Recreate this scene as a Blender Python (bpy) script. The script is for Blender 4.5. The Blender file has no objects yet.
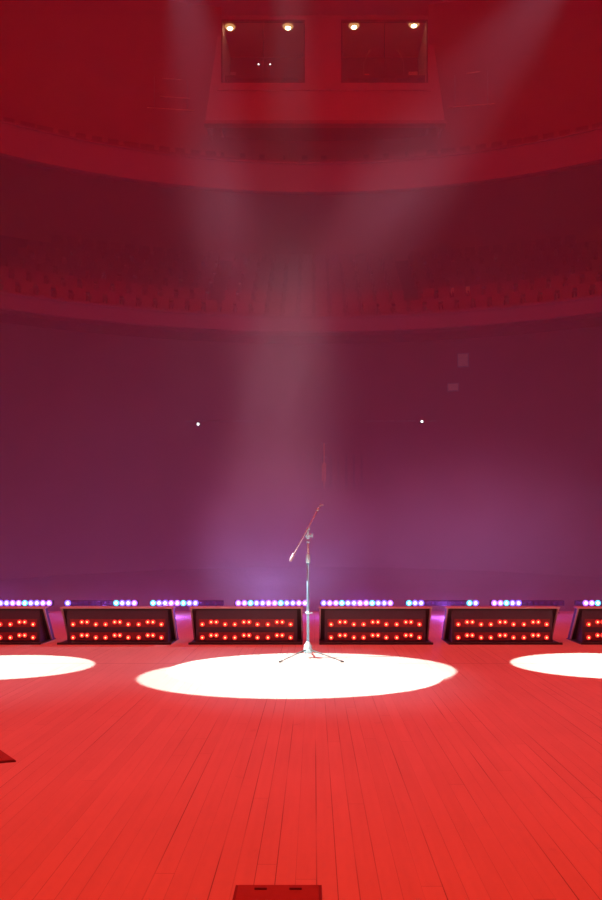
import bpy, bmesh, math, random
from mathutils import Vector, Matrix
random.seed(7)
R = math.radians
scene = bpy.context.scene
COL = scene.collection

# ---------------------------------------------------------------- camera frame
F, VX, VY, CAMH = 800.0, 314.0, 540.0, 1.45
def at(px, py, Y):
    return Vector(((px - VX) * Y / F, Y, CAMH + (VY - py) * Y / F))
def floor_at(px, py):
    Y = F * CAMH / (py - VY)
    return Vector(((px - VX) * Y / F, Y, 0))

cam_d = bpy.data.cameras.new('camera')
cam = bpy.data.objects.new('camera', cam_d); COL.objects.link(cam)
cam.location = (0, 0, CAMH); cam.rotation_euler = (R(90), 0, 0)
cam_d.sensor_fit = 'VERTICAL'; cam_d.sensor_height = 36; cam_d.lens = 36 * F / 900
cam_d.shift_x = -(VX - 301) / 900; cam_d.shift_y = (VY - 450) / 900
cam_d.clip_end = 200
scene.camera = cam

# ---------------------------------------------------------------- materials
def lin(c):
    return tuple(((v / 255) / 12.92 if v / 255 <= .04045 else ((v / 255 + .055) / 1.055) ** 2.4) for v in c) + (1,)
def mat(name, col, rough=.6, metal=0., noise=.15, nscale=6., bump=0.):
    m = bpy.data.materials.new(name); m.use_nodes = True
    nt = m.node_tree; b = nt.nodes['Principled BSDF']
    b.inputs['Roughness'].default_value = rough; b.inputs['Metallic'].default_value = metal
    tc = nt.nodes.new('ShaderNodeTexCoord'); n = nt.nodes.new('ShaderNodeTexNoise')
    n.inputs['Scale'].default_value = nscale; n.inputs['Detail'].default_value = 4
    nt.links.new(tc.outputs['Object'], n.inputs['Vector'])
    r = nt.nodes.new('ShaderNodeMapRange')
    r.inputs['To Min'].default_value = 1 - noise; r.inputs['To Max'].default_value = 1 + noise
    nt.links.new(n.outputs['Fac'], r.inputs['Value'])
    mx = nt.nodes.new('ShaderNodeVectorMath'); mx.operation = 'SCALE'
    mx.inputs[0].default_value = col[:3]
    nt.links.new(r.outputs['Result'], mx.inputs['Scale'])
    nt.links.new(mx.outputs['Vector'], b.inputs['Base Color'])
    if bump:
        bp = nt.nodes.new('ShaderNodeBump'); bp.inputs['Strength'].default_value = bump
        nt.links.new(n.outputs['Fac'], bp.inputs['Height']); nt.links.new(bp.outputs['Normal'], b.inputs['Normal'])
    return m
def emit(name, col, s, base=(.1, .1, .1)):
    m = bpy.data.materials.new(name); m.use_nodes = True
    b = m.node_tree.nodes['Principled BSDF']
    b.inputs['Base Color'].default_value = (*base, 1)
    b.inputs['Emission Color'].default_value = (*col[:3], 1); b.inputs['Emission Strength'].default_value = s
    try: m.cycles.emission_sampling = 'NONE'
    except Exception: pass
    return m

def floor_material():
    m = bpy.data.materials.new('stage_boards'); m.use_nodes = True
    nt = m.node_tree; N = nt.nodes.new; L = nt.links.new; b = nt.nodes['Principled BSDF']
    def math_(op, a, c=None, d=None):
        n = N('ShaderNodeMath'); n.operation = op
        for i, v in enumerate((a, c, d)):
            if v is None: continue
            if isinstance(v, (int, float)): n.inputs[i].default_value = v
            else: L(v, n.inputs[i])
        return n.outputs[0]
    tc = N('ShaderNodeTexCoord'); sp = N('ShaderNodeSeparateXYZ'); L(tc.outputs['Object'], sp.inputs[0])
    x, y = sp.outputs[0], sp.outputs[1]
    W = .088
    u = math_('DIVIDE', math_('ADD', x, 40 * W + .079), W)
    iu = math_('FLOOR', u); fu = math_('FRACT', u)
    wn = N('ShaderNodeTexWhiteNoise'); wn.noise_dimensions = '1D'; L(iu, wn.inputs['W'])
    # board ends, staggered by board
    v = math_('DIVIDE', math_('ADD', y, math_('MULTIPLY', wn.outputs['Value'], 4.0)), 4.0)
    iv = math_('FLOOR', v); fv = math_('FRACT', v)
    cx = N('ShaderNodeCombineXYZ'); L(iu, cx.inputs[0]); L(iv, cx.inputs[1])
    wb = N('ShaderNodeTexWhiteNoise'); wb.noise_dimensions = '2D'; L(cx.outputs[0], wb.inputs['Vector'])
    # seam: width and darkness vary with the board
    w2 = N('ShaderNodeTexWhiteNoise'); w2.noise_dimensions = '1D'; L(math_('ADD', iu, 91.3), w2.inputs['W'])
    edge = math_('MULTIPLY', math_('MINIMUM', fu, math_('SUBTRACT', 1.0, fu)), W)
    sw = N('ShaderNodeMapRange'); L(w2.outputs['Value'], sw.inputs['Value'])
    sw.inputs['From Min'].default_value = .5; sw.inputs['To Min'].default_value = .0012; sw.inputs['To Max'].default_value = .0052
    left = math_('LESS_THAN', math_('MULTIPLY', fu, W), sw.outputs[0])
    thin = math_('MULTIPLY', math_('LESS_THAN', edge, .0010), .3)
    # seams open and close along their run
    nz = N('ShaderNodeTexNoise'); nz.noise_dimensions = '2D'; nz.inputs['Scale'].default_value = 1
    c2 = N('ShaderNodeCombineXYZ'); L(math_('MULTIPLY', iu, 7.7), c2.inputs[0]); L(math_('MULTIPLY', y, .55), c2.inputs[1]); L(c2.outputs[0], nz.inputs['Vector'])
    op = N('ShaderNodeMapRange'); L(nz.outputs['Fac'], op.inputs['Value']); op.inputs['From Min'].default_value = .38; op.inputs['From Max'].default_value = .58
    sd = math_('MAXIMUM', math_('MULTIPLY', left, op.outputs[0]), thin)
    endg = math_('MULTIPLY', math_('LESS_THAN', fv, .0012), .5)
    cross = math_('MULTIPLY', math_('LESS_THAN', math_('ABSOLUTE', math_('SUBTRACT', y, 9.40)), .018), .45)
    sd = math_('MAXIMUM', math_('MAXIMUM', sd, endg), cross)
    # grain and scuffs
    mp = N('ShaderNodeMapping'); mp.inputs['Scale'].default_value = (26, 1.3, 1); L(tc.outputs['Object'], mp.inputs[0])
    g = N('ShaderNodeTexNoise'); g.inputs['Scale'].default_value = 1; g.inputs['Detail'].default_value = 5; L(mp.outputs[0], g.inputs['Vector'])
    s = N('ShaderNodeTexNoise'); s.inputs['Scale'].default_value = .8; s.inputs['Detail'].default_value = 6; L(tc.outputs['Object'], s.inputs['Vector'])
    st = N('ShaderNodeTexNoise'); st.inputs['Scale'].default_value = 5; st.inputs['Detail'].default_value = 3; L(tc.outputs['Object'], st.inputs['Vector'])
    stm = N('ShaderNodeMapRange'); L(st.outputs['Fac'], stm.inputs['Value']); stm.inputs['From Min'].default_value = .68; stm.inputs['From Max'].default_value = .78
    t = math_('ADD', math_('MULTIPLY', wb.outputs['Value'], .06), .93)
    t = math_('MULTIPLY', t, math_('ADD', math_('MULTIPLY', g.outputs['Fac'], .16), .92))
    t = math_('MULTIPLY', t, math_('ADD', math_('MULTIPLY', s.outputs['Fac'], .22), .89))
    t = math_('MULTIPLY', t, math_('SUBTRACT', 1, math_('MULTIPLY', stm.outputs[0], .12)))
    t = math_('MULTIPLY', t, math_('SUBTRACT', 1, math_('MULTIPLY', sd, .55)))
    sc = N('ShaderNodeVectorMath'); sc.operation = 'SCALE'; sc.inputs[0].default_value = (.60, .52, .44); L(t, sc.inputs['Scale'])
    L(sc.outputs[0], b.inputs['Base Color'])
    b.inputs['Roughness'].default_value = .62; b.inputs['Specular IOR Level'].default_value = .25
    bp = N('ShaderNodeBump'); bp.inputs['Strength'].default_value = .25; bp.inputs['Distance'].default_value = .003
    L(math_('SUBTRACT', g.outputs['Fac'], sd), bp.inputs['Height']); L(bp.outputs[0], b.inputs['Normal'])
    return m

M = dict(
    boards=floor_material(),
    hall=mat('hall_plaster', (.32, .11, .13), .9, nscale=.5, noise=.18),
    dark=mat('dark_hall_cloth', (.10, .07, .08), .95, nscale=1.5),
    parapet=mat('parapet_panel', (.23, .085, .115), .8, nscale=1.2, noise=.1),
    step=mat('tier_carpet', (.17, .05, .07), .95),
    booth=mat('booth_panel', (.50, .30, .31), .7, nscale=.9, noise=.06),
    boothin=mat('booth_interior', (.10, .05, .05), .8, nscale=2),
    seat=mat('seat_fabric', (.24, .07, .09), .9, nscale=9),
    black=mat('black_steel', (.030, .026, .030), .5, nscale=20),
    face=mat('lamp_board_paint', (.085, .045, .075), .6, nscale=25),
    lid=mat('light_box_lid', (.55, .46, .48), .5, nscale=12),
    chrome=mat('stand_metal', (.17, .33, .46), .42, .25, noise=.05, nscale=40),
    rubber=mat('rubber', (.03, .03, .03), .7),
    boomm=mat('boom_paint', (.42, .36, .42), .45, .2),
    legm=mat('stand_leg', (.07, .085, .08), .5, .2),
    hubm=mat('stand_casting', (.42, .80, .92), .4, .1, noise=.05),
    hatch=mat('hatch_plate', (.27, .06, .05), .7, nscale=14, noise=.2),
    hatchrim=mat('hatch_rim', (.17, .03, .03), .6),
    brass=mat('lamp_brass', (.45, .30, .15), .4, .6),
    grey=mat('equipment_grey', (.35, .32, .33), .6),
    sign=mat('pale_panel', (.75, .62, .45), .6, nscale=4),
    orange=mat('orange_paint', (.75, .28, .12), .6),
    bulb=emit('red_bulb', (1, .42, .16), 3.2),
    bulb2=emit('amber_bulb', (1, .55, .10), 3.0),
    ring=emit('red_halo_ring', (1, .03, .025), 1.3, (.3, .02, .02)),  # red halo around each bulb, put in as a glowing ring
    redstrip=mat('red_reflector_strip', (.30, .03, .04), .5, nscale=60, noise=.6),
    off=mat('unlit_lens', (.06, .06, .08), .2),
    warm=emit('warm_lamp', (1, .86, .50), 12),
    glow=emit('lamp_diffuser', (1, .50, .18), .8),
    white=emit('white_point_lamp', (.9, .93, 1), 5),
    led0=emit('led_white', (.90, .95, 1), 4),
    ledb=emit('led_blue_halo', (.14, .10, 1), 3.4),  # coloured halo of the leds, put into wide glowing rims
    ledc=emit('led_cyan_halo', (.05, .62, .85), 2.0),
    ledv=emit('led_violet_halo', (.36, .13, 1), 2.6),
)
g = bpy.data.materials.new('booth_glass'); g.use_nodes = True
gb = g.node_tree.nodes['Principled BSDF']; gb.inputs['Roughness'].default_value = .02
nt = g.node_tree; tr = nt.nodes.new('ShaderNodeBsdfTransparent'); mixs = nt.nodes.new('ShaderNodeMixShader')
gl = nt.nodes.new('ShaderNodeBsdfGlossy'); gl.inputs['Roughness'].default_value = .03
mixs.inputs[0].default_value = .06
nt.links.new(tr.outputs[0], mixs.inputs[1]); nt.links.new(gl.outputs[0], mixs.inputs[2])
nt.links.new(mixs.outputs[0], nt.nodes['Material Output'].inputs['Surface'])
M['glass'] = g

# ---------------------------------------------------------------- mesh helpers
class MB:
    def __init__(s): s.bm = bmesh.new(); s.mi = 0
    def _fin(s, faces, smooth=False):
        for f in faces: f.material_index = s.mi; f.smooth = smooth
    def prism(s, poly, axis, a, b):
        """poly: 2-D points; axis 'x': (y,z) extruded along x; 'z': (x,y); 'y': (x,z)"""
        def P(p, t):
            return {'x': (t, p[0], p[1]), 'y': (p[0], t, p[1]), 'z': (p[0], p[1], t)}[axis]
        v0 = [s.bm.verts.new(P(p, a)) for p in poly]; v1 = [s.bm.verts.new(P(p, b)) for p in poly]
        n = len(poly); fs = [s.bm.faces.new(v0[::-1]), s.bm.faces.new(v1)]
        for i in range(n): fs.append(s.bm.faces.new((v0[i], v0[(i+1) % n], v1[(i+1) % n], v1[i])))
        s._fin(fs); return s
    def box(s, x0, x1, y0, y1, z0, z1, rot=None):
        n = len(s.bm.verts); s.bm.verts.ensure_lookup_table()
        s.prism([(x0, y0), (x1, y0), (x1, y1), (x0, y1)], 'z', z0, z1)
        if rot is not None:
            s.bm.verts.ensure_lookup_table()
            for v in s.bm.verts[n:]: v.co = rot @ v.co
        return s
    def hexa(s, q0, q1):
        v0 = [s.bm.verts.new(p) for p in q0]; v1 = [s.bm.verts.new(p) for p in q1]; n = len(q0)
        fs = [s.bm.faces.new(v0[::-1]), s.bm.faces.new(v1)]
        for i in range(n): fs.append(s.bm.faces.new((v0[i], v0[(i+1) % n], v1[(i+1) % n], v1[i])))
        s._fin(fs); return s
    def tube(s, pts, rad, seg=12):
        pts = [Vector(p) for p in pts]
        if isinstance(rad, (int, float)): rad = [rad] * len(pts)
        rings = []
        for i, p in enumerate(pts):
            d = (pts[min(i+1, len(pts)-1)] - pts[max(i-1, 0)]).normalized()
            up = Vector((0, 0, 1)) if abs(d.z) < .9 else Vector((0, 1, 0))
            a = d.cross(up).normalized(); b = d.cross(a)
            rings.append([s.bm.verts.new(p + (a * math.cos(t) + b * math.sin(t)) * rad[i]) for t in [2*math.pi*k/seg for k in range(seg)]])
        fs = [s.bm.faces.new(rings[0][::-1]), s.bm.faces.new(rings[-1])]
        s._fin(fs)
        fs = []
        for r0, r1 in zip(rings, rings[1:]):
            for k in range(seg): fs.append(s.bm.faces.new((r0[k], r0[(k+1) % seg], r1[(k+1) % seg], r1[k])))
        s._fin(fs, True); return s
    def lathe(s, prof, org, axis=Vector((0, 0, 1)), seg=16):
        org = Vector(org); axis = Vector(axis).normalized()
        up = Vector((0, 0, 1)) if abs(axis.z) < .9 else Vector((0, 1, 0))
        a = axis.cross(up).normalized(); b = axis.cross(a)
        rings = [[s.bm.verts.new(org + axis * h + (a*math.cos(2*math.pi*k/seg) + b*math.sin(2*math.pi*k/seg)) * max(r, 1e-4)) for k in range(seg)] for r, h in prof]
        fs = [s.bm.faces.new(rings[0][::-1]), s.bm.faces.new(rings[-1])]
        for r0, r1 in zip(rings, rings[1:]):
            for k in range(seg): fs.append(s.bm.faces.new((r0[k], r0[(k+1) % seg], r1[(k+1) % seg], r1[k])))
        s._fin(fs, True); return s
    def arcband(s, C, prof, a0, a1, n=64):
        """prof: closed (radius, z) outline swept about the vertical through C, angles from +Y"""
        rings = []
        for i in range(n + 1):
            t = a0 + (a1 - a0) * i / n
            rings.append([s.bm.verts.new((C[0] + r * math.sin(t), C[1] + r * math.cos(t), z)) for r, z in prof])
        m = len(prof); fs = [s.bm.faces.new(rings[0]), s.bm.faces.new(rings[-1][::-1])]
        for r0, r1 in zip(rings, rings[1:]):
            for k in range(m): fs.append(s.bm.faces.new((r0[k], r1[k], r1[(k+1) % m], r0[(k+1) % m])))
        s._fin(fs); return s
    def build(s, name, mats, parent=None, bevel=0.):
        bmesh.ops.recalc_face_normals(s.bm, faces=s.bm.faces)
        me = bpy.data.meshes.new(name); s.bm.to_mesh(me); s.bm.free()
        for m in (mats if isinstance(mats, (list, tuple)) else [mats]): me.materials.append(m)
        o = bpy.data.objects.new(name, me); COL.objects.link(o)
        if parent is not None: o.parent = parent
        if bevel:
            b = o.modifiers.new('bevel', 'BEVEL'); b.width = bevel; b.segments = 2; b.limit_method = 'ANGLE'
        return o
def tag(o, label=None, cat=None, group=None, kind=None):
    if label: o['label'] = label
    if cat: o['category'] = cat
    if group: o['group'] = group
    if kind: o['kind'] = kind
    return o
def empty(name, loc=(0, 0, 0), rz=0):
    o = bpy.data.objects.new(name, None); COL.objects.link(o); o.location = loc; o.rotation_euler.z = rz
    o.empty_display_size = .1; return o
def copy_tree(o, parent=None, swap=None):
    c = o.copy(); COL.objects.link(c); c.parent = parent
    for ch in list(o.children): copy_tree(ch, c)
    return c

# ---------------------------------------------------------------- stage
EDGE = 16.3
tag(MB().box(-22, 22, -3, EDGE, -.12, 0).build('floor', M['boards']), kind='structure')
tag(MB().box(-22, 22, EDGE - .25, EDGE - .02, -1.5, -.12).build('trim_1', M['dark']), kind='structure')

# ---------------------------------------------------------------- hall
C0 = (0, 10)
A = R(62)
stalls = MB()
stalls.prism([(EDGE, -1.6), (EDGE, -1.5), (24, -1.4), (37, .2), (38, .2), (38, -1.6)], 'x', -24, 24)
tag(stalls.build('floor', M['hall']), kind='structure')
# lower back wall
w = MB().arcband(C0, [(27, -1.2), (27.4, -1.2), (27.4, 11.6), (27, 11.6)], -A, A)
tag(w.build('wall_rear', M['hall']), kind='structure')
def tier(zf, zp, zb, r0, r1, rows, rise, sof1):
    """raked tier: parapet from zb to zp at r0, steps to r1"""
    p = MB().arcband(C0, [(r0, zb), (r0 + .18, zb), (r0 + .18, zp - .05), (r0 + .22, zp - .05), (r0 + .22, zp), (r0 - .05, zp), (r0 - .05, zp - .06), (r0, zp - .06)], -A, A, 80)
    tag(p.build('trim_2', M['parapet']), kind='structure')
    d = (r1 - r0 - .3) / rows
    prof = [(r0 + .18, zb + .02), (r0 + .18, zf)]
    z = zf; r = r0 + .3
    for i in range(rows):
        prof += [(r, z)]; 
        r += d
        prof += [(r, z)]
        z += rise
    prof += [(r, z), (r + .2, z), (r + .2, sof1)]
    tag(MB().arcband(C0, prof, -A, A, 80).build('floor', M['step']), kind='structure')
    return d
ROWS = 7
dlow = tier(9.15, 9.83, 9.27, 20, 28, ROWS, .78, 12.0)
tag(MB().arcband(C0, [(28.2, 9), (28.6, 9), (28.6, 19), (28.2, 19)], -A, A).build('wall_rear', M['hall']), kind='structure')
tier(15.0, 15.6, 14.5, 20, 26, 5, .75, 18.4)
# ceiling over the whole hall
ZC = 25.2
tag(MB().box(-26, 26, 20, 46, ZC, ZC + .3).build('ceiling', mat('ceiling_paint', (.62, .24, .25), .9, nscale=.6)), kind='structure')
# upper wall, open behind the booth
BX0, BX1 = -4.63, 5.57
aL, aR = math.asin((BX0 + .5) / 26), math.asin((BX1 - .5) / 26)
wu = [(26, 18.2), (26.3, 18.2), (26.3, ZC), (26, ZC)]
tag(MB().arcband(C0, wu, -A, aL, 40).build('wall_rear', M['hall']), kind='structure')
tag(MB().arcband(C0, wu, aR, A, 40).build('wall_rear', M['hall']), kind='structure')
tag(MB().arcband(C0, [(26, 18.2), (26.3, 18.2), (26.3, 19.4), (26, 19.4)], aL, aR, 10).build('wall_rear', M['hall']), kind='structure')

# ---------------------------------------------------------------- control booth
booth = tag(empty('control_booth', (.45, 34, 19.15)), 'pale flared control booth with two wide lit windows high on the rear wall', 'booth')
BO = Vector((.45, 34, 19.15))
def rel(v): return Vector(v) - BO
# front face: a plane from bottom (Y 34) to top (Y 36.1)
YB, YT = 34.0, 36.1
def face_pt(px, py, off=0.):
    # where the view ray meets the sloping front
    dz = (VY - py) / F; zb = 19.2; zt = ZC
    k = (YT - YB) / (zt - zb)
    Y = (YB + k * (CAMH - zb)) / (1 - k * dz)
    return Vector(((px - VX) * Y / F, Y + off, CAMH + dz * Y))
def panel(mb, x0, x1, y0, y1, t=.2, xx=None, proud=0.):
    # px rectangle (x0..x1 at the top, xx at the bottom)
    xb = xx or (x0, x1)
    q = [face_pt(x0, y0, -proud), face_pt(x1, y0, -proud), face_pt(xb[1], y1, -proud), face_pt(xb[0], y1, -proud)]
    mb.hexa([rel(v) for v in q], [rel(v + Vector((0, t + proud, 0))) for v in q])
def edge_x(y, left=True):
    k = (y - 15) / (122 - 15)
    return 220.5 - 15.5 * k if left else 429.5 + 15.5 * k
m = MB()
panel(m, 220.5, edge_x(15, False), 15.5, 20)
panel(m, edge_x(20), 221, 20, 84, xx=(edge_x(84), 221))
panel(m, 305, 341, 20, 84)
panel(m, 428, edge_x(20, False), 20, 84, xx=(428, edge_x(84, False)))
panel(m, edge_x(84), edge_x(84, False), 84, 122, xx=(edge_x(122), edge_x(122, False)))
m.build('front_panel', M['booth'], booth)
m = MB(); panel(m, 218, 431, 84, 91, t=.02, xx=(217, 432), proud=.10); m.build('window_ledge', M['booth'], booth, .02)
m = MB(); panel(m, 204, 446, 121, 124.5, t=.3, proud=.08); m.build('bottom_trim', M['hall'], booth, .02)
# sides, underside, floor, back, roof
m = MB()
for left in (True, False):
    a, b = face_pt(edge_x(16, left), 16), face_pt(edge_x(122, left), 122)
    s = .12 if left else -.12
    q = [a, b, Vector((b.x, 39.4, b.z)), Vector((a.x, 39.4, a.z))]
    m = MB(); m.hexa([rel(v + Vector((0, .2, 0)) if i < 2 else v) for i, v in enumerate(q)], [rel(v + Vector((s, .2 if i < 2 else 0, 0))) for i, v in enumerate(q)])
    m.build('side_wall', M['booth'], booth)
x0, x1 = BX0 + .05 - BO.x, BX1 - .05 - BO.x
MB().box(x0 + .15, x1 - .15, 1.2, 5.4, 1.85, 2.0).build('booth_floor', M['boothin'], booth)
MB().box(x0 + .15, x1 - .15, 5.3, 5.5, 1.2, ZC - 19.2).build('back_wall', M['boothin'], booth)
# glazing in each window
for (xa, xb) in ((221, 305), (341, 428)):
    m = MB(); q = [face_pt(xa, 20, .08), face_pt(xb, 20, .08), face_pt(xb, 84, .08), face_pt(xa, 84, .08)]
    m.hexa([rel(v) for v in q], [rel(v + Vector((0, .02, 0))) for v in q])
    fr = MB()
    for (a, b, c, d) in ((xa, xb, 20, 21.2), (xa, xb, 82.8, 84), (xa, xa + 1.3, 20, 84), (xb - 1.3, xb, 20, 84)):
        panel(fr, a, b, c, d, t=.12, proud=.03)
    f = fr.build('window_frame', M['boothin'], booth)
    m.build('glass', M['glass'], f)
    mu = MB(); cxm = (xa + xb) / 2
    panel(mu, cxm - .35, cxm + .35, 20, 83.5, t=.05); mu.build('mullion', M['boothin'], f)
# shelf and rail seen inside
m = MB().box(x0 + .6, x1 - .6, 4.9, 5.3, 4.1, 4.18)
m.build('back_shelf', M['grey'], booth)

# equipment inside the booth
desk_z = 19.15 + 2.0
def desk(pxa, pxb, label):
    Y = 36.6; a = at(pxa, 80, Y).x; b = at(pxb, 80, Y).x
    t = tag(empty('mixing_desk', ((a + b) / 2, Y, desk_z)), label, 'desk', 'desks in the control booth')
    hw = (b - a) / 2
    MB().box(-hw, hw, -.35, .35, 1.24, 1.36).build('desk_top', M['boothin'], t)
    for sx in (-1, 1): MB().box(sx * hw - .04 * (1 + sx), sx * hw + .04 * (1 - sx), -.3, .3, 0, 1.24).build('leg', M['boothin'], t)
    return desk_z + 1.36
zt = desk(226, 300, 'long dark desk behind the left booth window')
desk(346, 424, 'long dark desk behind the right booth window')
def screen(px, w, h, label, mt='grey', Y=36.6):
    c = at(px, 70, Y)
    t = tag(empty('monitor', (c.x, Y, zt)), label, 'monitor', 'small screens on the booth desks')
    MB().box(-w / 2, w / 2, -.02, .02, .16, .16 + h).build('screen', M[mt], t)
    MB().box(-.03, .03, 0, .03, .015, .17).box(-.12, .12, -.08, .08, 0, .02).build('stand', M['black'], t)
screen(233, .28, .18, 'small pale screen at the left end of the left booth window')
screen(413, .42, .2, 'pale low screen at the right end of the right booth window', 'sign')
screen(367, .22, .10, 'tiny pale screen low in the middle of the right booth window', 'orange')
def desk_lamp(px, lean, label):
    c = at(px, 52, 36.6)
    t = tag(empty('desk_lamp', (c.x, 36.7, zt)), label, 'lamp', 'reading lamps on the booth desks')
    MB().lathe([(.07, 0), (.07, .02), (.02, .03)], (0, 0, 0)).build('base', M['black'], t)
    MB().tube([(0, 0, .02), (0, 0, .85), (lean * .16, -.05, 1.15)], .013, 6).build('arm', M['grey'], t)
    MB().tube([(lean * .10, -.05, 1.05), (lean * .28, -.07, 1.38)], [.02, .035], 8).build('lamp_head', M['sign'], t)
desk_lamp(364, 1, 'pale leaning desk lamp in the left half of the right booth window')
desk_lamp(404, -1, 'pale leaning desk lamp in the right half of the right booth window')
for px, lab in ((258.5, 'left one of two tiny white lights in the left booth window'), (270.2, 'right one of two tiny white lights in the left booth window')):
    c = at(px, 64.5, 36.5)
    t = tag(empty('indicator_lamp', (c.x, 36.5, zt)), lab, 'lamp', 'tiny white lights in the booth')
    MB().box(-.05, .05, -.04, .04, 0, .05).tube([(0, 0, .04), (0, 0, c.z - zt)], .012, 6).build('post', M['black'], t)
    MB().lathe([(.012, -.02), (.035, 0), (.012, .04)], (0, 0, c.z - zt), seg=10).build('bulb', M['white'], t)
# four ceiling downlights just inside the windows
names = ('leftmost', 'second from left', 'third from left', 'rightmost')
for (px, py), nm in zip(((230, 26.5), (288, 26), (354, 25.2), (414, 23.8)), names):
    c = at(px, py, 36.55)
    t = tag(empty('ceiling_lamp', (c.x, c.y, ZC)), 'glowing warm ceiling lamp in the booth windows, ' + nm + ' of the four', 'lamp', 'warm ceiling lamps in the control booth')
    h = c.z - ZC
    MB().tube([(0, 0, 0), (0, 0, h + .1)], .03, 8).build('stem', M['brass'], t)
    MB().lathe([(.10, .12), (.26, .07), (.30, .02), (.24, 0)], (0, 0, h), seg=20).build('lamp_shade', M['brass'], t)
    MB().lathe([(.20, -.09), (.25, -.03), (.22, .0)], (0, 0, h), seg=20).build('diffuser', M['glow'], t)
    MB().lathe([(.04, -.14), (.11, -.12), (.13, -.09), (.10, -.06)], (0, 0, h), seg=16).build('bulb', M['warm'], t)
    l = bpy.data.lights.new('booth_lamp_light', 'POINT'); l.energy = 1.6; l.color = (1, .55, .25); l.shadow_soft_size = .0
    lo = bpy.data.objects.new('booth_lamp_light', l); COL.objects.link(lo); lo.location = c + Vector((0, -.05, -.25))

# ---------------------------------------------------------------- seats of the lower tier
def seat_mesh():
    m = MB()
    m.prism([(-.02, .42), (.42, .45), (.44, .36), (0, .30)], 'x', -.22, .22)           # cushion (y towards the stage is negative)
    m.prism([(.40, .40), (.52, .98), (.46, 1.0), (.33, .42)], 'x', -.23, .23)
    m.box(-.27, -.23, .02, .46, 0, .60).box(.23, .27, .02, .46, 0, .60)
    m.box(-.28, -.22, -.04, .42, .58, .64).box(.22, .28, -.04, .42, .58, .64)
    return m
proto = None
rown = ('front', 'second', 'third', 'fourth', 'fifth', 'sixth', 'back')
for i in range(ROWS):
    r = 20.3 + dlow * i + .12; z = 9.15 + .78 * i
    step = .62 / (r + .2)
    n = 21 - (i // 3)
    for k in range(-n, n):
        t = (k + .5) * step
        if i > 1 and k in (-7, 6): continue              # aisles
        if proto is None:
            proto = seat_mesh().build('auditorium_seat', M['seat'], None); o = proto
        else:
            o = proto.copy(); COL.objects.link(o)
        o.location = (C0[0] + r * math.sin(t), C0[1] + r * math.cos(t), z); o.rotation_euler.z = -t
        side = 'left' if k < 0 else 'right'
        tag(o, 'dark red seat in the %s row of the lower balcony, %s of its centre' % (rown[i], side), 'seat', 'seats of the lower balcony, %s row, %s half' % (rown[i], side))

# ---------------------------------------------------------------- rails, lamps and panels out in the hall
def rail(pts, label, group=None):
    a = Vector(pts[0][0]); t = tag(empty('handrail', a), label, 'handrail', group)
    for (p, q) in pts: MB().tube([Vector(p) - a, Vector(q) - a], .022, 8).build('bar', M['sign'], t)
    p0, q0 = pts[-1]; zt_ = max(Vector(pts[0][0]).z, Vector(pts[0][1]).z)
    for f_ in (.15, .85):
        c = Vector(p0).lerp(Vector(q0), f_) - a
        MB().tube([c + Vector((0, .02, -.1)), Vector((c.x, c.y + .02, zt_ - a.z))], .018, 6).build('post', M['grey'], t)
def wall_y(px, r):       # depth where the ray at px meets the circle r about C0
    k = (px - VX) / F
    A_, B_, C_ = k * k + 1, -20, 100 - r * r
    return (-B_ + math.sqrt(B_ * B_ - 4 * A_ * C_)) / (2 * A_)
def wp(px, py, r): return at(px, py, wall_y(px, r))
rail([(wp(163, 78.5, 25.8), wp(181, 79.5, 25.8)), (wp(160, 96, 25.8), wp(190, 98.5, 25.8)), (wp(147, 107.5, 25.8), wp(194, 110.5, 25.8))], 'faint three-bar wall rail left of the control booth')
rail([(wp(467, 73.5, 25.8), wp(480, 71.5, 25.8)), (wp(448, 107.5, 25.8), wp(495, 103.5, 25.8))], 'faint two-bar wall rail right of the control booth')
# rail of the box tier on the lower back wall
for (pa, pb, lab) in ((186, 268, 'thin pale rail on the rear wall, left of the microphone stand'), (366, 440, 'thin pale rail on the rear wall, right of the microphone stand')):
    t = tag(empty('wall_rail', wp(pa, 421, 26.85)), lab, 'rail', 'rails on the rear wall')
    o0 = wp(pa, 421, 26.85); n = 7
    for i in range(n):
        a = wp(pa + (pb - pa) * i / n, 421, 26.85) - o0; b = wp(pa + (pb - pa) * (i + .72) / n, 421, 26.85) - o0
        MB().tube([a, b], .018, 6).build('bar', M['grey'], t)
        MB().tube([a, a + Vector((0, .22, 0))], .02, 6).build('bracket', M['grey'], t)
for px, py, lab in ((198, 424, 'tiny white spot lamp far back on the left of the rear wall'), (422, 421.5, 'tiny white spot lamp far back on the right of the rear wall')):
    c = wp(px, py, 26.7)
    t = tag(empty('spot_lamp', c), lab, 'lamp', 'tiny white lamps on the rear wall')
    MB().lathe([(.05, .30), (.09, .25), (.10, .02)], (0, 0, 0), (0, 1, 0), 12).build('housing', M['black'], t)
    MB().lathe([(.02, -.03), (.045, 0), (.06, .03)], (0, 0, 0), (0, 1, 0), 12).build('lens', M['white'], t)
for (px, py, w_, h_, r, lab) in ((465, 290, 1.15, .26, 23.6, 'wide pale panel among the balcony seats on the right'),
                              (322, 337, 1.3, .5, 26.9, 'pale panel high on the rear wall just under the lower balcony'),
                              (463, 360, .45, .55, 26.9, 'upright pale panel on the right of the rear wall'),
                              (453, 387, .45, .3, 26.9, 'small pale panel below the upright panel on the right of the rear wall')):
    c = wp(px, py, r)
    t = tag(empty('wall_panel', c, -math.atan2(c.x, c.y - 10)), lab, 'panel', 'pale panels around the lower balcony')
    if r < 26:
        MB().box(-.03, .03, .0, .06, -1.0, -h_ / 2).build('post', M['grey'], t)
    MB().box(-w_/2, w_/2, 0, .05, -h_/2, h_/2).build('board', M['sign'], t)
    MB().box(-w_/2 - .04, w_/2 + .04, .02, .09, -h_/2 - .04, h_/2 + .04).build('frame', M['grey'], t)
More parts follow.
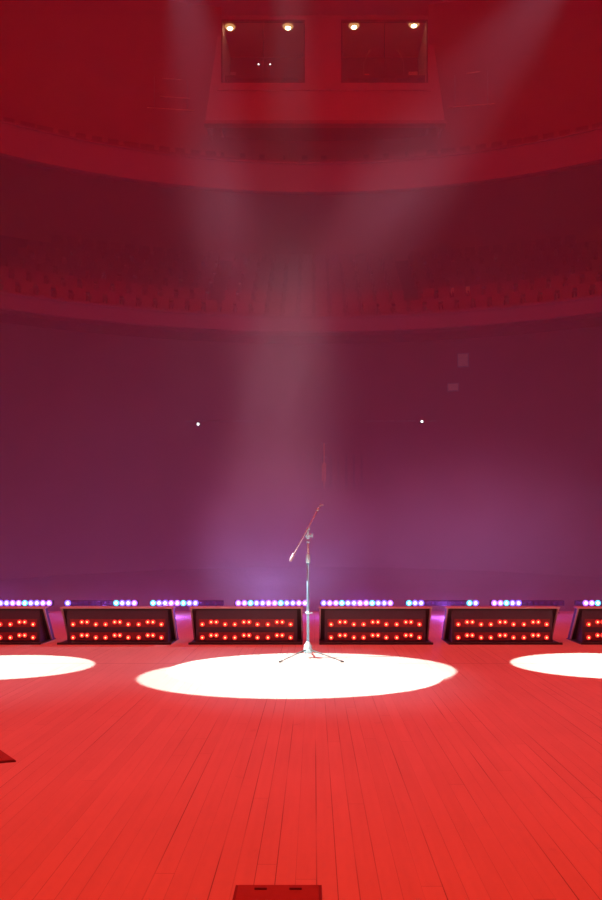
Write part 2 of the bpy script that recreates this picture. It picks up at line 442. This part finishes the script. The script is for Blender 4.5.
# slatted screen by the rear entrance
c0 = wp(330, 488, 26.9)
t = tag(empty('slatted_screen', c0), 'tall upright slats at the rear entrance behind the microphone stand', 'screen')
for i in range(9):
    p = wp(300 + i * 7.7, 488, 26.75) - c0; q = wp(300 + i * 7.7, 455, 26.75) - c0
    MB().box(p.x - .05, p.x + .05, p.y - .04, p.y + .04, p.z, q.z).build('slat', M['parapet'], t)
a = wp(298, 488, 26.75) - c0; b = wp(364, 488, 26.75) - c0
MB().box(a.x, b.x, -.15, .08, -.12, 0).build('base_rail', M['hall'], t)
c1 = wp(324, 488, 26.75)
t = tag(empty('mast', c1), 'thin orange mast with a cross bar before the slatted screen', 'mast')
hh = wp(324, 443, 26.75).z - c1.z
MB().tube([(0, -.09, 0), (0, -.09, hh)], .03, 8).build('pole', M['orange'], t)
MB().box(-.16, .16, -.02, .02, hh - .05, hh).box(-.13, .13, -.02, .02, hh * .66, hh * .7).build('cross_bar', M['grey'], t)
MB().box(-.10, .10, -.05, -.03, .3, hh * .55).build('strip', M['orange'], t)

# ---------------------------------------------------------------- light boxes along the stage
YF, ZT = 11.26, .507
LX = [73.2, 82, 87.2, 96, 105.7, 114.8, 120, 128.4, 138.8, 147.9, 153.1, 161.5]
LXm = [(x - 117.4) * YF / F for x in LX]
LY = [0, 1, 1, 0] * 3
def light_box():
    W2 = 56 * YF / F
    t = empty('stage_light_box', (0, YF, 0))
    # a slab that leans: its top edge nearest, its foot set back on a floor tray
    h = MB()
    h.prism([(.0, ZT - .02), (.09, ZT - .02), (.43, .012), (.34, .012)], 'x', -W2, W2)
    h.prism([(.10, ZT - .06), (.12, ZT - .06), (.46, .24), (.46, .20)], 'x', -W2 + .1, -W2 + .14)
    h.prism([(.10, ZT - .06), (.12, ZT - .06), (.46, .24), (.46, .20)], 'x', W2 - .14, W2 - .1)
    h.build('housing', M['black'], t, .003)
    MB().box(-W2 - .012, W2 + .012, -.03, .12, ZT - .022, ZT).build('lid', M['lid'], t, .004)
    MB().box(-W2, W2, -.19, .48, 0, .012).box(-W2, W2, -.19, -.17, .012, .03).build('floor_tray', M['black'], t, .002)
    def fp(z, off=0): return (ZT - .02 - z) * .70 + off
    for s in (-1, 1):
        MB().prism([(fp(ZT-.022, -.03), ZT - .022), (fp(ZT-.022), ZT - .022), (fp(.014), .014), (fp(.014, -.03), .014)], 'x', s * W2, s * (W2 - .022)).build('frame_strip', M['lid'], t)
    B2 = 50.5 * YF / F
    b = MB()
    b.prism([(.02, ZT - .022), (.02, .012), (.33, .012), (fp(ZT - .03, -.004), ZT - .022)], 'x', -B2, B2)
    b.box(-B2 + .03, B2 - .03, .008, .02, .175, .195)
    b.build('lamp_board', M['face'], t)
    nrm = Vector((0, -1, 0))
    for (zl, zh) in ((.262, .295), (.076, .108)):
        za, zb = zl - .04, zh + .04
        MB().box(LXm[0] - .05, LXm[-1] + .05, .012, .02, za, zb).build('reflector_strip', M['redstrip'], t)
        for x, up in zip(LXm, LY):
            o = Vector((x, .012, zh if up else zl))
            l = MB()
            l.mi = 0; l.lathe([(.038, -.004), (.040, .006), (.036, .010)], o, nrm, 14)
            l.mi = 1; l.lathe([(.033, .006), (.033, .013)], o, nrm, 14)
            l.mi = 2; l.lathe([(.010, .012), (.0125, .020), (.005, .026)], o, nrm, 10)
            l.build('lamp', [M['redstrip'], M['ring'], M['bulb']], t)
    for sx in (-.38, .38):
        MB().tube([(sx - .05, .16, .40), (sx - .05, .21, .42), (sx + .05, .21, .42), (sx + .05, .16, .40)], .008, 6).build('handle', M['black'], t)
    return t
box0 = light_box()
blabs = [('low black light box cut off by the left edge of the photo', -11), ('low black light box second from left, glowing red', 117.3),
         ('low black light box directly left of the microphone stand', 246.5), ('low black light box directly right of the microphone stand', 375.3),
         ('low black light box second from right, glowing red', 502.5), ('low black light box cut off by the right edge of the photo', 633)]
for i, (lab, px) in enumerate(blabs):
    b = box0 if i == 0 else copy_tree(box0)
    b.location.x = (px - VX) * YF / F
    tag(b, lab, 'stage light', 'red light boxes in a row across the stage')
    if i == 5:   # its first top lamp glows amber
        lamps = sorted([c for c in b.children if c.name.startswith('lamp') and not c.name.startswith('lamp_board')], key=lambda c: (round(sum(v.co.z for v in c.data.vertices) / len(c.data.vertices) * 4), sum(v.co.x for v in c.data.vertices)))
        best = min(lamps, key=lambda c: sum(v.co.x for v in c.data.vertices) / len(c.data.vertices) - (2 if sum(v.co.z for v in c.data.vertices) / len(c.data.vertices) > .22 else 0))
        best.data = best.data.copy(); best.data.materials[2] = M['bulb2']

# ---------------------------------------------------------------- LED bars on the stage edge
YL = 15.85; ZL = CAMH - 63 * YL / F
SP = 6.05 * YL / F
def led_bar(lit, cyc):
    t = empty('led_bar')
    L0, L1 = -SP * .6, SP * 11.6
    MB().box(L0, L1, .0, .10, ZL - .055, ZL + .05).build('housing', M['black'], t, .006)
    for x in (L0 + .15, L1 - .15):
        MB().box(x - .02, x + .02, .02, .09, .012, ZL - .05).box(x - .05, x + .05, -.04, .14, 0, .012).build('foot', M['black'], t)
    for k in range(12):
        l = MB(); o = (k * SP, 0, ZL)
        if k in lit:
            l.mi = 0; l.lathe([(.056, .0), (.060, .012), (.050, .02)], o, (0, -1, 0), 14)
            l.mi = 1; l.lathe([(.027, .018), (.025, .034), (.01, .040)], o, (0, -1, 0), 12)
            rim = M[('ledb', 'ledc', 'ledv', 'ledb', 'ledv')[(k * 2 + cyc) % 5]]
            q = l.build('lens', [rim, M['led0']], t)
        else:
            l.lathe([(.045, 0), (.045, .012), (.03, .018)], o, (0, -1, 0), 12); l.build('lens', M['off'], t)
    return t
ALL = set(range(12))
bars = [(-4, ALL, 'led bar at the far left, all its lamps lit blue and white'), (-3, {0, 8, 9, 10, 11}, 'led bar behind the second light box from left, four lamps lit at its right end'),
        (-2, set(range(8)), 'led bar behind the gap left of the third light box, eight lamps lit'), (-1, ALL, 'fully lit led bar behind the box left of the microphone stand'),
        (0, ALL, 'fully lit led bar behind the box right of the microphone stand'), (1, {0, 1, 2, 10, 11}, 'led bar between the fourth and fifth light boxes, lit only at its two ends'),
        (2, {0, 1, 2, 3, 4}, 'led bar behind the second light box from right, five lamps lit at its left end'), (3, {1, 2, 3}, 'led bar at the far right with three lamps lit')]
for k, lit, lab in bars:
    t = led_bar(lit, k % 3)
    t.location = ((323.7 + 85.25 * k - VX) * YL / F, YL, 0)
    tag(t, lab, 'led bar', 'led bars along the stage edge')
    l = bpy.data.lights.new('led_bar_light', 'POINT'); l.energy = 4 + 3.6 * len(lit); l.color = (.32, .11, 1); l.shadow_soft_size = 0
    lo = bpy.data.objects.new('led_bar_light', l); COL.objects.link(lo); lo.location = (t.location.x + SP * (sum(lit) / len(lit)), YL - .9, .22)

# ---------------------------------------------------------------- microphone stand
YM = 9.85; PX = YM / F
ms = tag(empty('microphone_stand', ((308 - VX) * PX, YM, 0)), 'slim metal microphone stand with a tilted boom, alone in the central white pool of light', 'microphone stand')
def zz(py): return CAMH + (VY - py) * PX
MB().lathe([(.035, .055), (.052, .065), (.052, .11), (.046, .16), (.030, .175), (.022, .2)], (0, 0, 0), seg=16).build('hub', M['hubm'], ms)
for fx, fy in ((-.33, -.41), (.415, -.40), (.02, .50)):
    k = .04 / math.hypot(fx, fy)
    leg = MB().tube([(fx * k, fy * k, .10), (fx * .5, fy * .5, .065), (fx * .96, fy * .96, .016)], [.011, .0095, .009], 8).build('leg', M['legm'], ms)
    MB().tube([(fx * .93, fy * .93, .019), (fx * 1.02, fy * 1.02, .014)], .0135, 8).build('rubber_foot', M['rubber'], leg)
MB().tube([(0, 0, .19), (0, 0, zz(561))], .0165, 12).build('lower_tube', M['chrome'], ms)
MB().lathe([(.017, 0), (.027, .01), (.027, .07), (.02, .10), (.015, .12)], (0, 0, zz(563)), seg=14).build('clutch', M['hubm'], ms)
cb = MB().lathe([(.018, 0), (.025, .006), (.025, .03), (.018, .036)], (0, 0, zz(614)), seg=12); cb.tube([(0, 0, zz(612.7)), (.055, -.01, zz(612.7))], .009, 8)
cb.tube([(0, 0, zz(612.7)), (-.035, 0, zz(612.7))], .009, 8); cb.build('cable_clip', M['hubm'], ms)
MB().tube([(0, 0, zz(556)), (0, 0, zz(540))], .0105, 10).build('upper_tube', M['boomm'], ms)
MB().lathe([(.013, 0), (.02, .006), (.02, .02), (.013, .03)], (0, 0, zz(543)), seg=12).build('collar', M['hubm'], ms)
# boom joint: two stacked clamp pieces with a wing knob
j = MB().lathe([(.016, 0), (.021, .02), (.021, .06), (.012, .075)], (0, 0, zz(539)), seg=12)
j.tube([(-.03, -.01, zz(536)), (.045, -.01, zz(535))], .017, 10); j.tube([(-.03, -.015, zz(529.5)), (.022, -.015, zz(528.5))], .016, 10)
j.box(-.012, .012, -.03, .01, zz(537), zz(528)); j.build('boom_joint', M['hubm'], ms)
MB().box(.045, .062, -.03, .012, zz(538), zz(533)).build('wing_knob', M['hubm'], ms, .003)
P0 = Vector(((290.5 - 308) * PX, -.03, zz(560.5))); P1 = Vector(((319 - 308) * PX, -.03, zz(507.5)))
MB().tube([P0, P1], .0085, 10).build('boom_arm', M['boomm'], ms)
d = (P1 - P0).normalized()
MB().tube([P0 - d * .01, P0 + d * .01, P0 + d * .07, P0 + d * .08], [.012, .019, .017, .01], 12).build('counterweight', M['boomm'], ms)
MB().tube([P0 + d * .08 + Vector((-.018, 0, .012)), P0 + d * .08 + Vector((.012, 0, -.006))], .014, 8).build('end_knob', M['boomm'], ms)
cl = MB().tube([P1 - d * .05, P1 - d * .01], [.012, .016], 10).build('clip_thread', M['boomm'], ms)
c2 = MB().tube([P1, P1 + d * .035], .006, 8); c2.tube([P1 + d * .035 + Vector((-.005, 0, 0)), P1 + d * .035 + Vector((.04, 0, -.001))], .007, 8)
c2.tube([P1 + d * .035, P1 + d * .05 + Vector((-.022, 0, .01))], .005, 8); c2.build('microphone_clip', M['boomm'], ms)

# ---------------------------------------------------------------- hatches in the stage
def hatch(loc, rz, w_, d_, label, name='floor_hatch'):
    t = tag(empty(name, loc, rz), label, 'hatch', 'dark hatch plates in the stage')
    MB().box(0, w_, 0, -d_, .0, .010).build('frame', M['hatchrim'], t, .002)
    MB().box(.012, w_ - .012, -.012, -d_ + .012, .010, .016).build('lid', M['hatch'], t, .002)
    r = MB()
    for x in (w_ * .3, w_ * .7): r.box(x - .025, x + .025, -.06, -.045, .016, .022)
    r.build('grip', M['hatchrim'], t)
a = floor_at(235.7, 887.2); b = floor_at(321.7, 887.2)
hatch(a, 0, b.x - a.x, .32, 'flat dark red hatch plate at the bottom edge of the photo')
tip = floor_at(16, 762)
t = tag(empty('floor_hatch', tip, R(128)), 'flat dark red hatch plate, one corner showing at the left edge', 'hatch', 'dark hatch plates in the stage')
s30 = [(0, 0), (.42, 0), (.50, .36), (.105, .32)]
MB().prism(s30, 'z', 0, .010).build('frame', M['hatchrim'], t)
MB().prism([(.01, .007), (.41, .01), (.48, .35), (.11, .31)], 'z', .010, .015).build('lid', M['hatch'], t)

# ---------------------------------------------------------------- haze
def haze_mat(name, dens, col=(1, 1, 1), local=False, aniso=.0):
    m = bpy.data.materials.new(name); m.use_nodes = True; nt = m.node_tree
    nt.nodes.remove(nt.nodes['Principled BSDF'])
    v = nt.nodes.new('ShaderNodeVolumeScatter'); v.inputs['Color'].default_value = (*col, 1); v.inputs['Anisotropy'].default_value = aniso
    v.inputs['Density'].default_value = dens
    nt.links.new(v.outputs[0], nt.nodes['Material Output'].inputs['Volume'])
    if local:
        tc = nt.nodes.new('ShaderNodeTexCoord')
        ln = nt.nodes.new('ShaderNodeVectorMath'); ln.operation = 'LENGTH'; nt.links.new(tc.outputs['Object'], ln.inputs[0])
        mr = nt.nodes.new('ShaderNodeMapRange'); mr.interpolation_type = 'SMOOTHERSTEP'
        mr.inputs['From Min'].default_value = 1; mr.inputs['From Max'].default_value = .0
        nt.links.new(ln.outputs['Value'], mr.inputs['Value'])
        gm = nt.nodes.new('ShaderNodeNewGeometry') if False else None
        nz = nt.nodes.new('ShaderNodeTexNoise'); nz.inputs['Scale'].default_value = 1.9; nz.inputs['Detail'].default_value = 2.5; nz.inputs['Distortion'].default_value = .6
        nt.links.new(tc.outputs['Object'], nz.inputs['Vector'])
        m2 = nt.nodes.new('ShaderNodeMapRange'); nt.links.new(nz.outputs['Fac'], m2.inputs['Value'])
        m2.inputs['From Min'].default_value = .3; m2.inputs['From Max'].default_value = .7; m2.inputs['To Min'].default_value = .45 * dens; m2.inputs['To Max'].default_value = 1.4 * dens
        mu = nt.nodes.new('ShaderNodeMath'); mu.operation = 'MULTIPLY'
        nt.links.new(mr.outputs[0], mu.inputs[0]); nt.links.new(m2.outputs[0], mu.inputs[1])
        nt.links.new(mu.outputs[0], v.inputs['Density'])
    return m
tag(MB().box(-21, 21, 10.6, 33.9, -1.3, 25.1).build('haze', haze_mat('haze', .016, (1, .80, .90))), 'thin stage haze filling the dark hall beyond the light boxes', 'haze', kind='stuff')
def plume(px, py, Y, rx, rz, ry, lean, dens, label):
    c = at(px, py, Y)
    bm = bmesh.new(); bmesh.ops.create_icosphere(bm, subdivisions=3, radius=1)
    me = bpy.data.meshes.new('smoke'); bm.to_mesh(me); bm.free()
    o = bpy.data.objects.new('smoke', me); COL.objects.link(o)
    o.location = c; o.scale = (rx * Y / F, ry, rz * Y / F); o.rotation_euler = (0, R(lean), 0)
    me.materials.append(haze_mat('smoke', dens, local=True))
    tag(o, label, 'smoke', kind='stuff')
plume(284, 395, 18.5, 88, 215, 2.2, 4, .20, 'tall pale column of smoke behind the microphone stand')
plume(278, 525, 18.5, 125, 130, 2.4, 0, .42, 'dense pale smoke low behind the microphone stand')
plume(228, 235, 15.4, 62, 210, 1.8, -11, .085, 'wisp of smoke hanging in the left light beam')
plume(390, 205, 15.6, 75, 250, 2.0, 38, .09, 'wisp of smoke hanging in the right light beam')
plume(314, 603, 15.6, 520, 16, .9, 0, .05, 'low ribbon of smoke added as a glow around the row of led bars')  # ribbon added so the bar lights bloom around the leds
plume(460, 530, 22, 215, 130, 3.2, 0, .20, 'soft bank of smoke low on the right of the hall')

# ---------------------------------------------------------------- lights
def light(kind, name, loc, target, energy, col, **kw):
    l = bpy.data.lights.new(name, kind); l.energy = energy; l.color = col
    for k, v in kw.items(): setattr(l, k, v)
    o = bpy.data.objects.new(name, l); COL.objects.link(o); o.location = loc
    o.rotation_euler = (Vector(target) - Vector(loc)).to_track_quat('-Z', 'Y').to_euler()
    return o
# red wash over the stage
light('AREA', 'red_stage_wash', (0, 5.5, 9.5), (0, 5.5, 0), 1880, (1, .048, .022), shape='RECTANGLE', size=18, size_y=12)
# red wash up into the hall
light('AREA', 'red_hall_wash', (0, 17, 24.6), (0, 26, 4), 2450, (1, .0, .006), shape='RECTANGLE', size=26, size_y=5)
# violet light hanging low over the stage edge
light('AREA', 'violet_front_wash', (0, 17.2, .1), (0, 30, 3.5), 330, (.46, .31, .86), shape='RECTANGLE', size=26, size_y=.3, spread=R(110))
# floor pools: hard-edged spots from the wings
def pool(px0, px1, py0, py1, sx, energy, blend=.04):
    # ellipse on the floor with these pixel limits
    Y1, Y0 = F * CAMH / (py0 - VY), F * CAMH / (py1 - VY)
    Yc = (Y0 + Y1) / 2; a = (px1 - px0) / 2 * Yc / F; b = (Y1 - Y0) / 2
    Xc = ((px0 + px1) / 2 - VX) * Yc / F
    e = math.asin(min(.98, b / a)); Hh = 9.0; dx = Hh / math.tan(e) * sx
    D = math.hypot(Hh, dx)
    light('SPOT', 'pool_spot', (Xc + dx, Yc, Hh), (Xc, Yc, 0), energy, (1, .98, .97), spot_size=2 * math.atan(b / D), spot_blend=blend, shadow_soft_size=.02)
pool(157, 443, 653, 690, -1, 20000)
pool(152, 454, 659, 699, 1, 20000)
pool(300, 450, 665, 686, -1, 1500)
pool(-100, 88, 655, 680.5, -1, 14000)
pool(517, 708, 653, 679.5, 1, 14000)
# follow spots from high at the back, visible as beams in the haze
light('SPOT', 'follow_spot', (-5.1, 28, 24), (-.15, 8.9, 0), 17000, (.64, .68, 1), spot_size=R(7.5), spot_blend=1, shadow_soft_size=.1)
light('SPOT', 'follow_spot', (10.7, 28, 24), (-3.3, 9.3, 0), 17000, (.64, .68, 1), spot_size=R(9), spot_blend=1, shadow_soft_size=.1)
# pale blue fill, added to tint the microphone stand and the light boxes
light('AREA', 'blue_fill', (0, 5.0, 6.5), (0, 10.6, 0), 42, (.06, .50, 1), shape='RECTANGLE', size=16, size_y=3, spread=R(130))

# unseen lamp added to brighten the smoke beyond the stage edge
light('SPOT', 'smoke_fill_light', (-.5, 18.6, 17), (-.75, 18.5, -1.4), 3600, (.50, .86, 1), spot_size=R(17), spot_blend=1, shadow_soft_size=.3)

w = bpy.data.worlds.new('world'); scene.world = w; w.use_nodes = True
w.node_tree.nodes['Background'].inputs[0].default_value = (0, 0, 0, 1)
vs = scene.view_settings
vs.view_transform = 'Standard'; vs.look = 'None'; vs.gamma = 1; vs.exposure = 0; vs.use_curve_mapping = False
cy = scene.cycles
cy.use_denoising = True
try: cy.denoiser = 'OPENIMAGEDENOISE'
except Exception: pass
cy.volume_bounces = 1; cy.max_bounces = 5; cy.diffuse_bounces = 2; cy.glossy_bounces = 2; cy.transparent_max_bounces = 12
cy.volume_max_steps = 128; cy.volume_step_rate = 1.0
cy.sample_clamp_indirect = 3
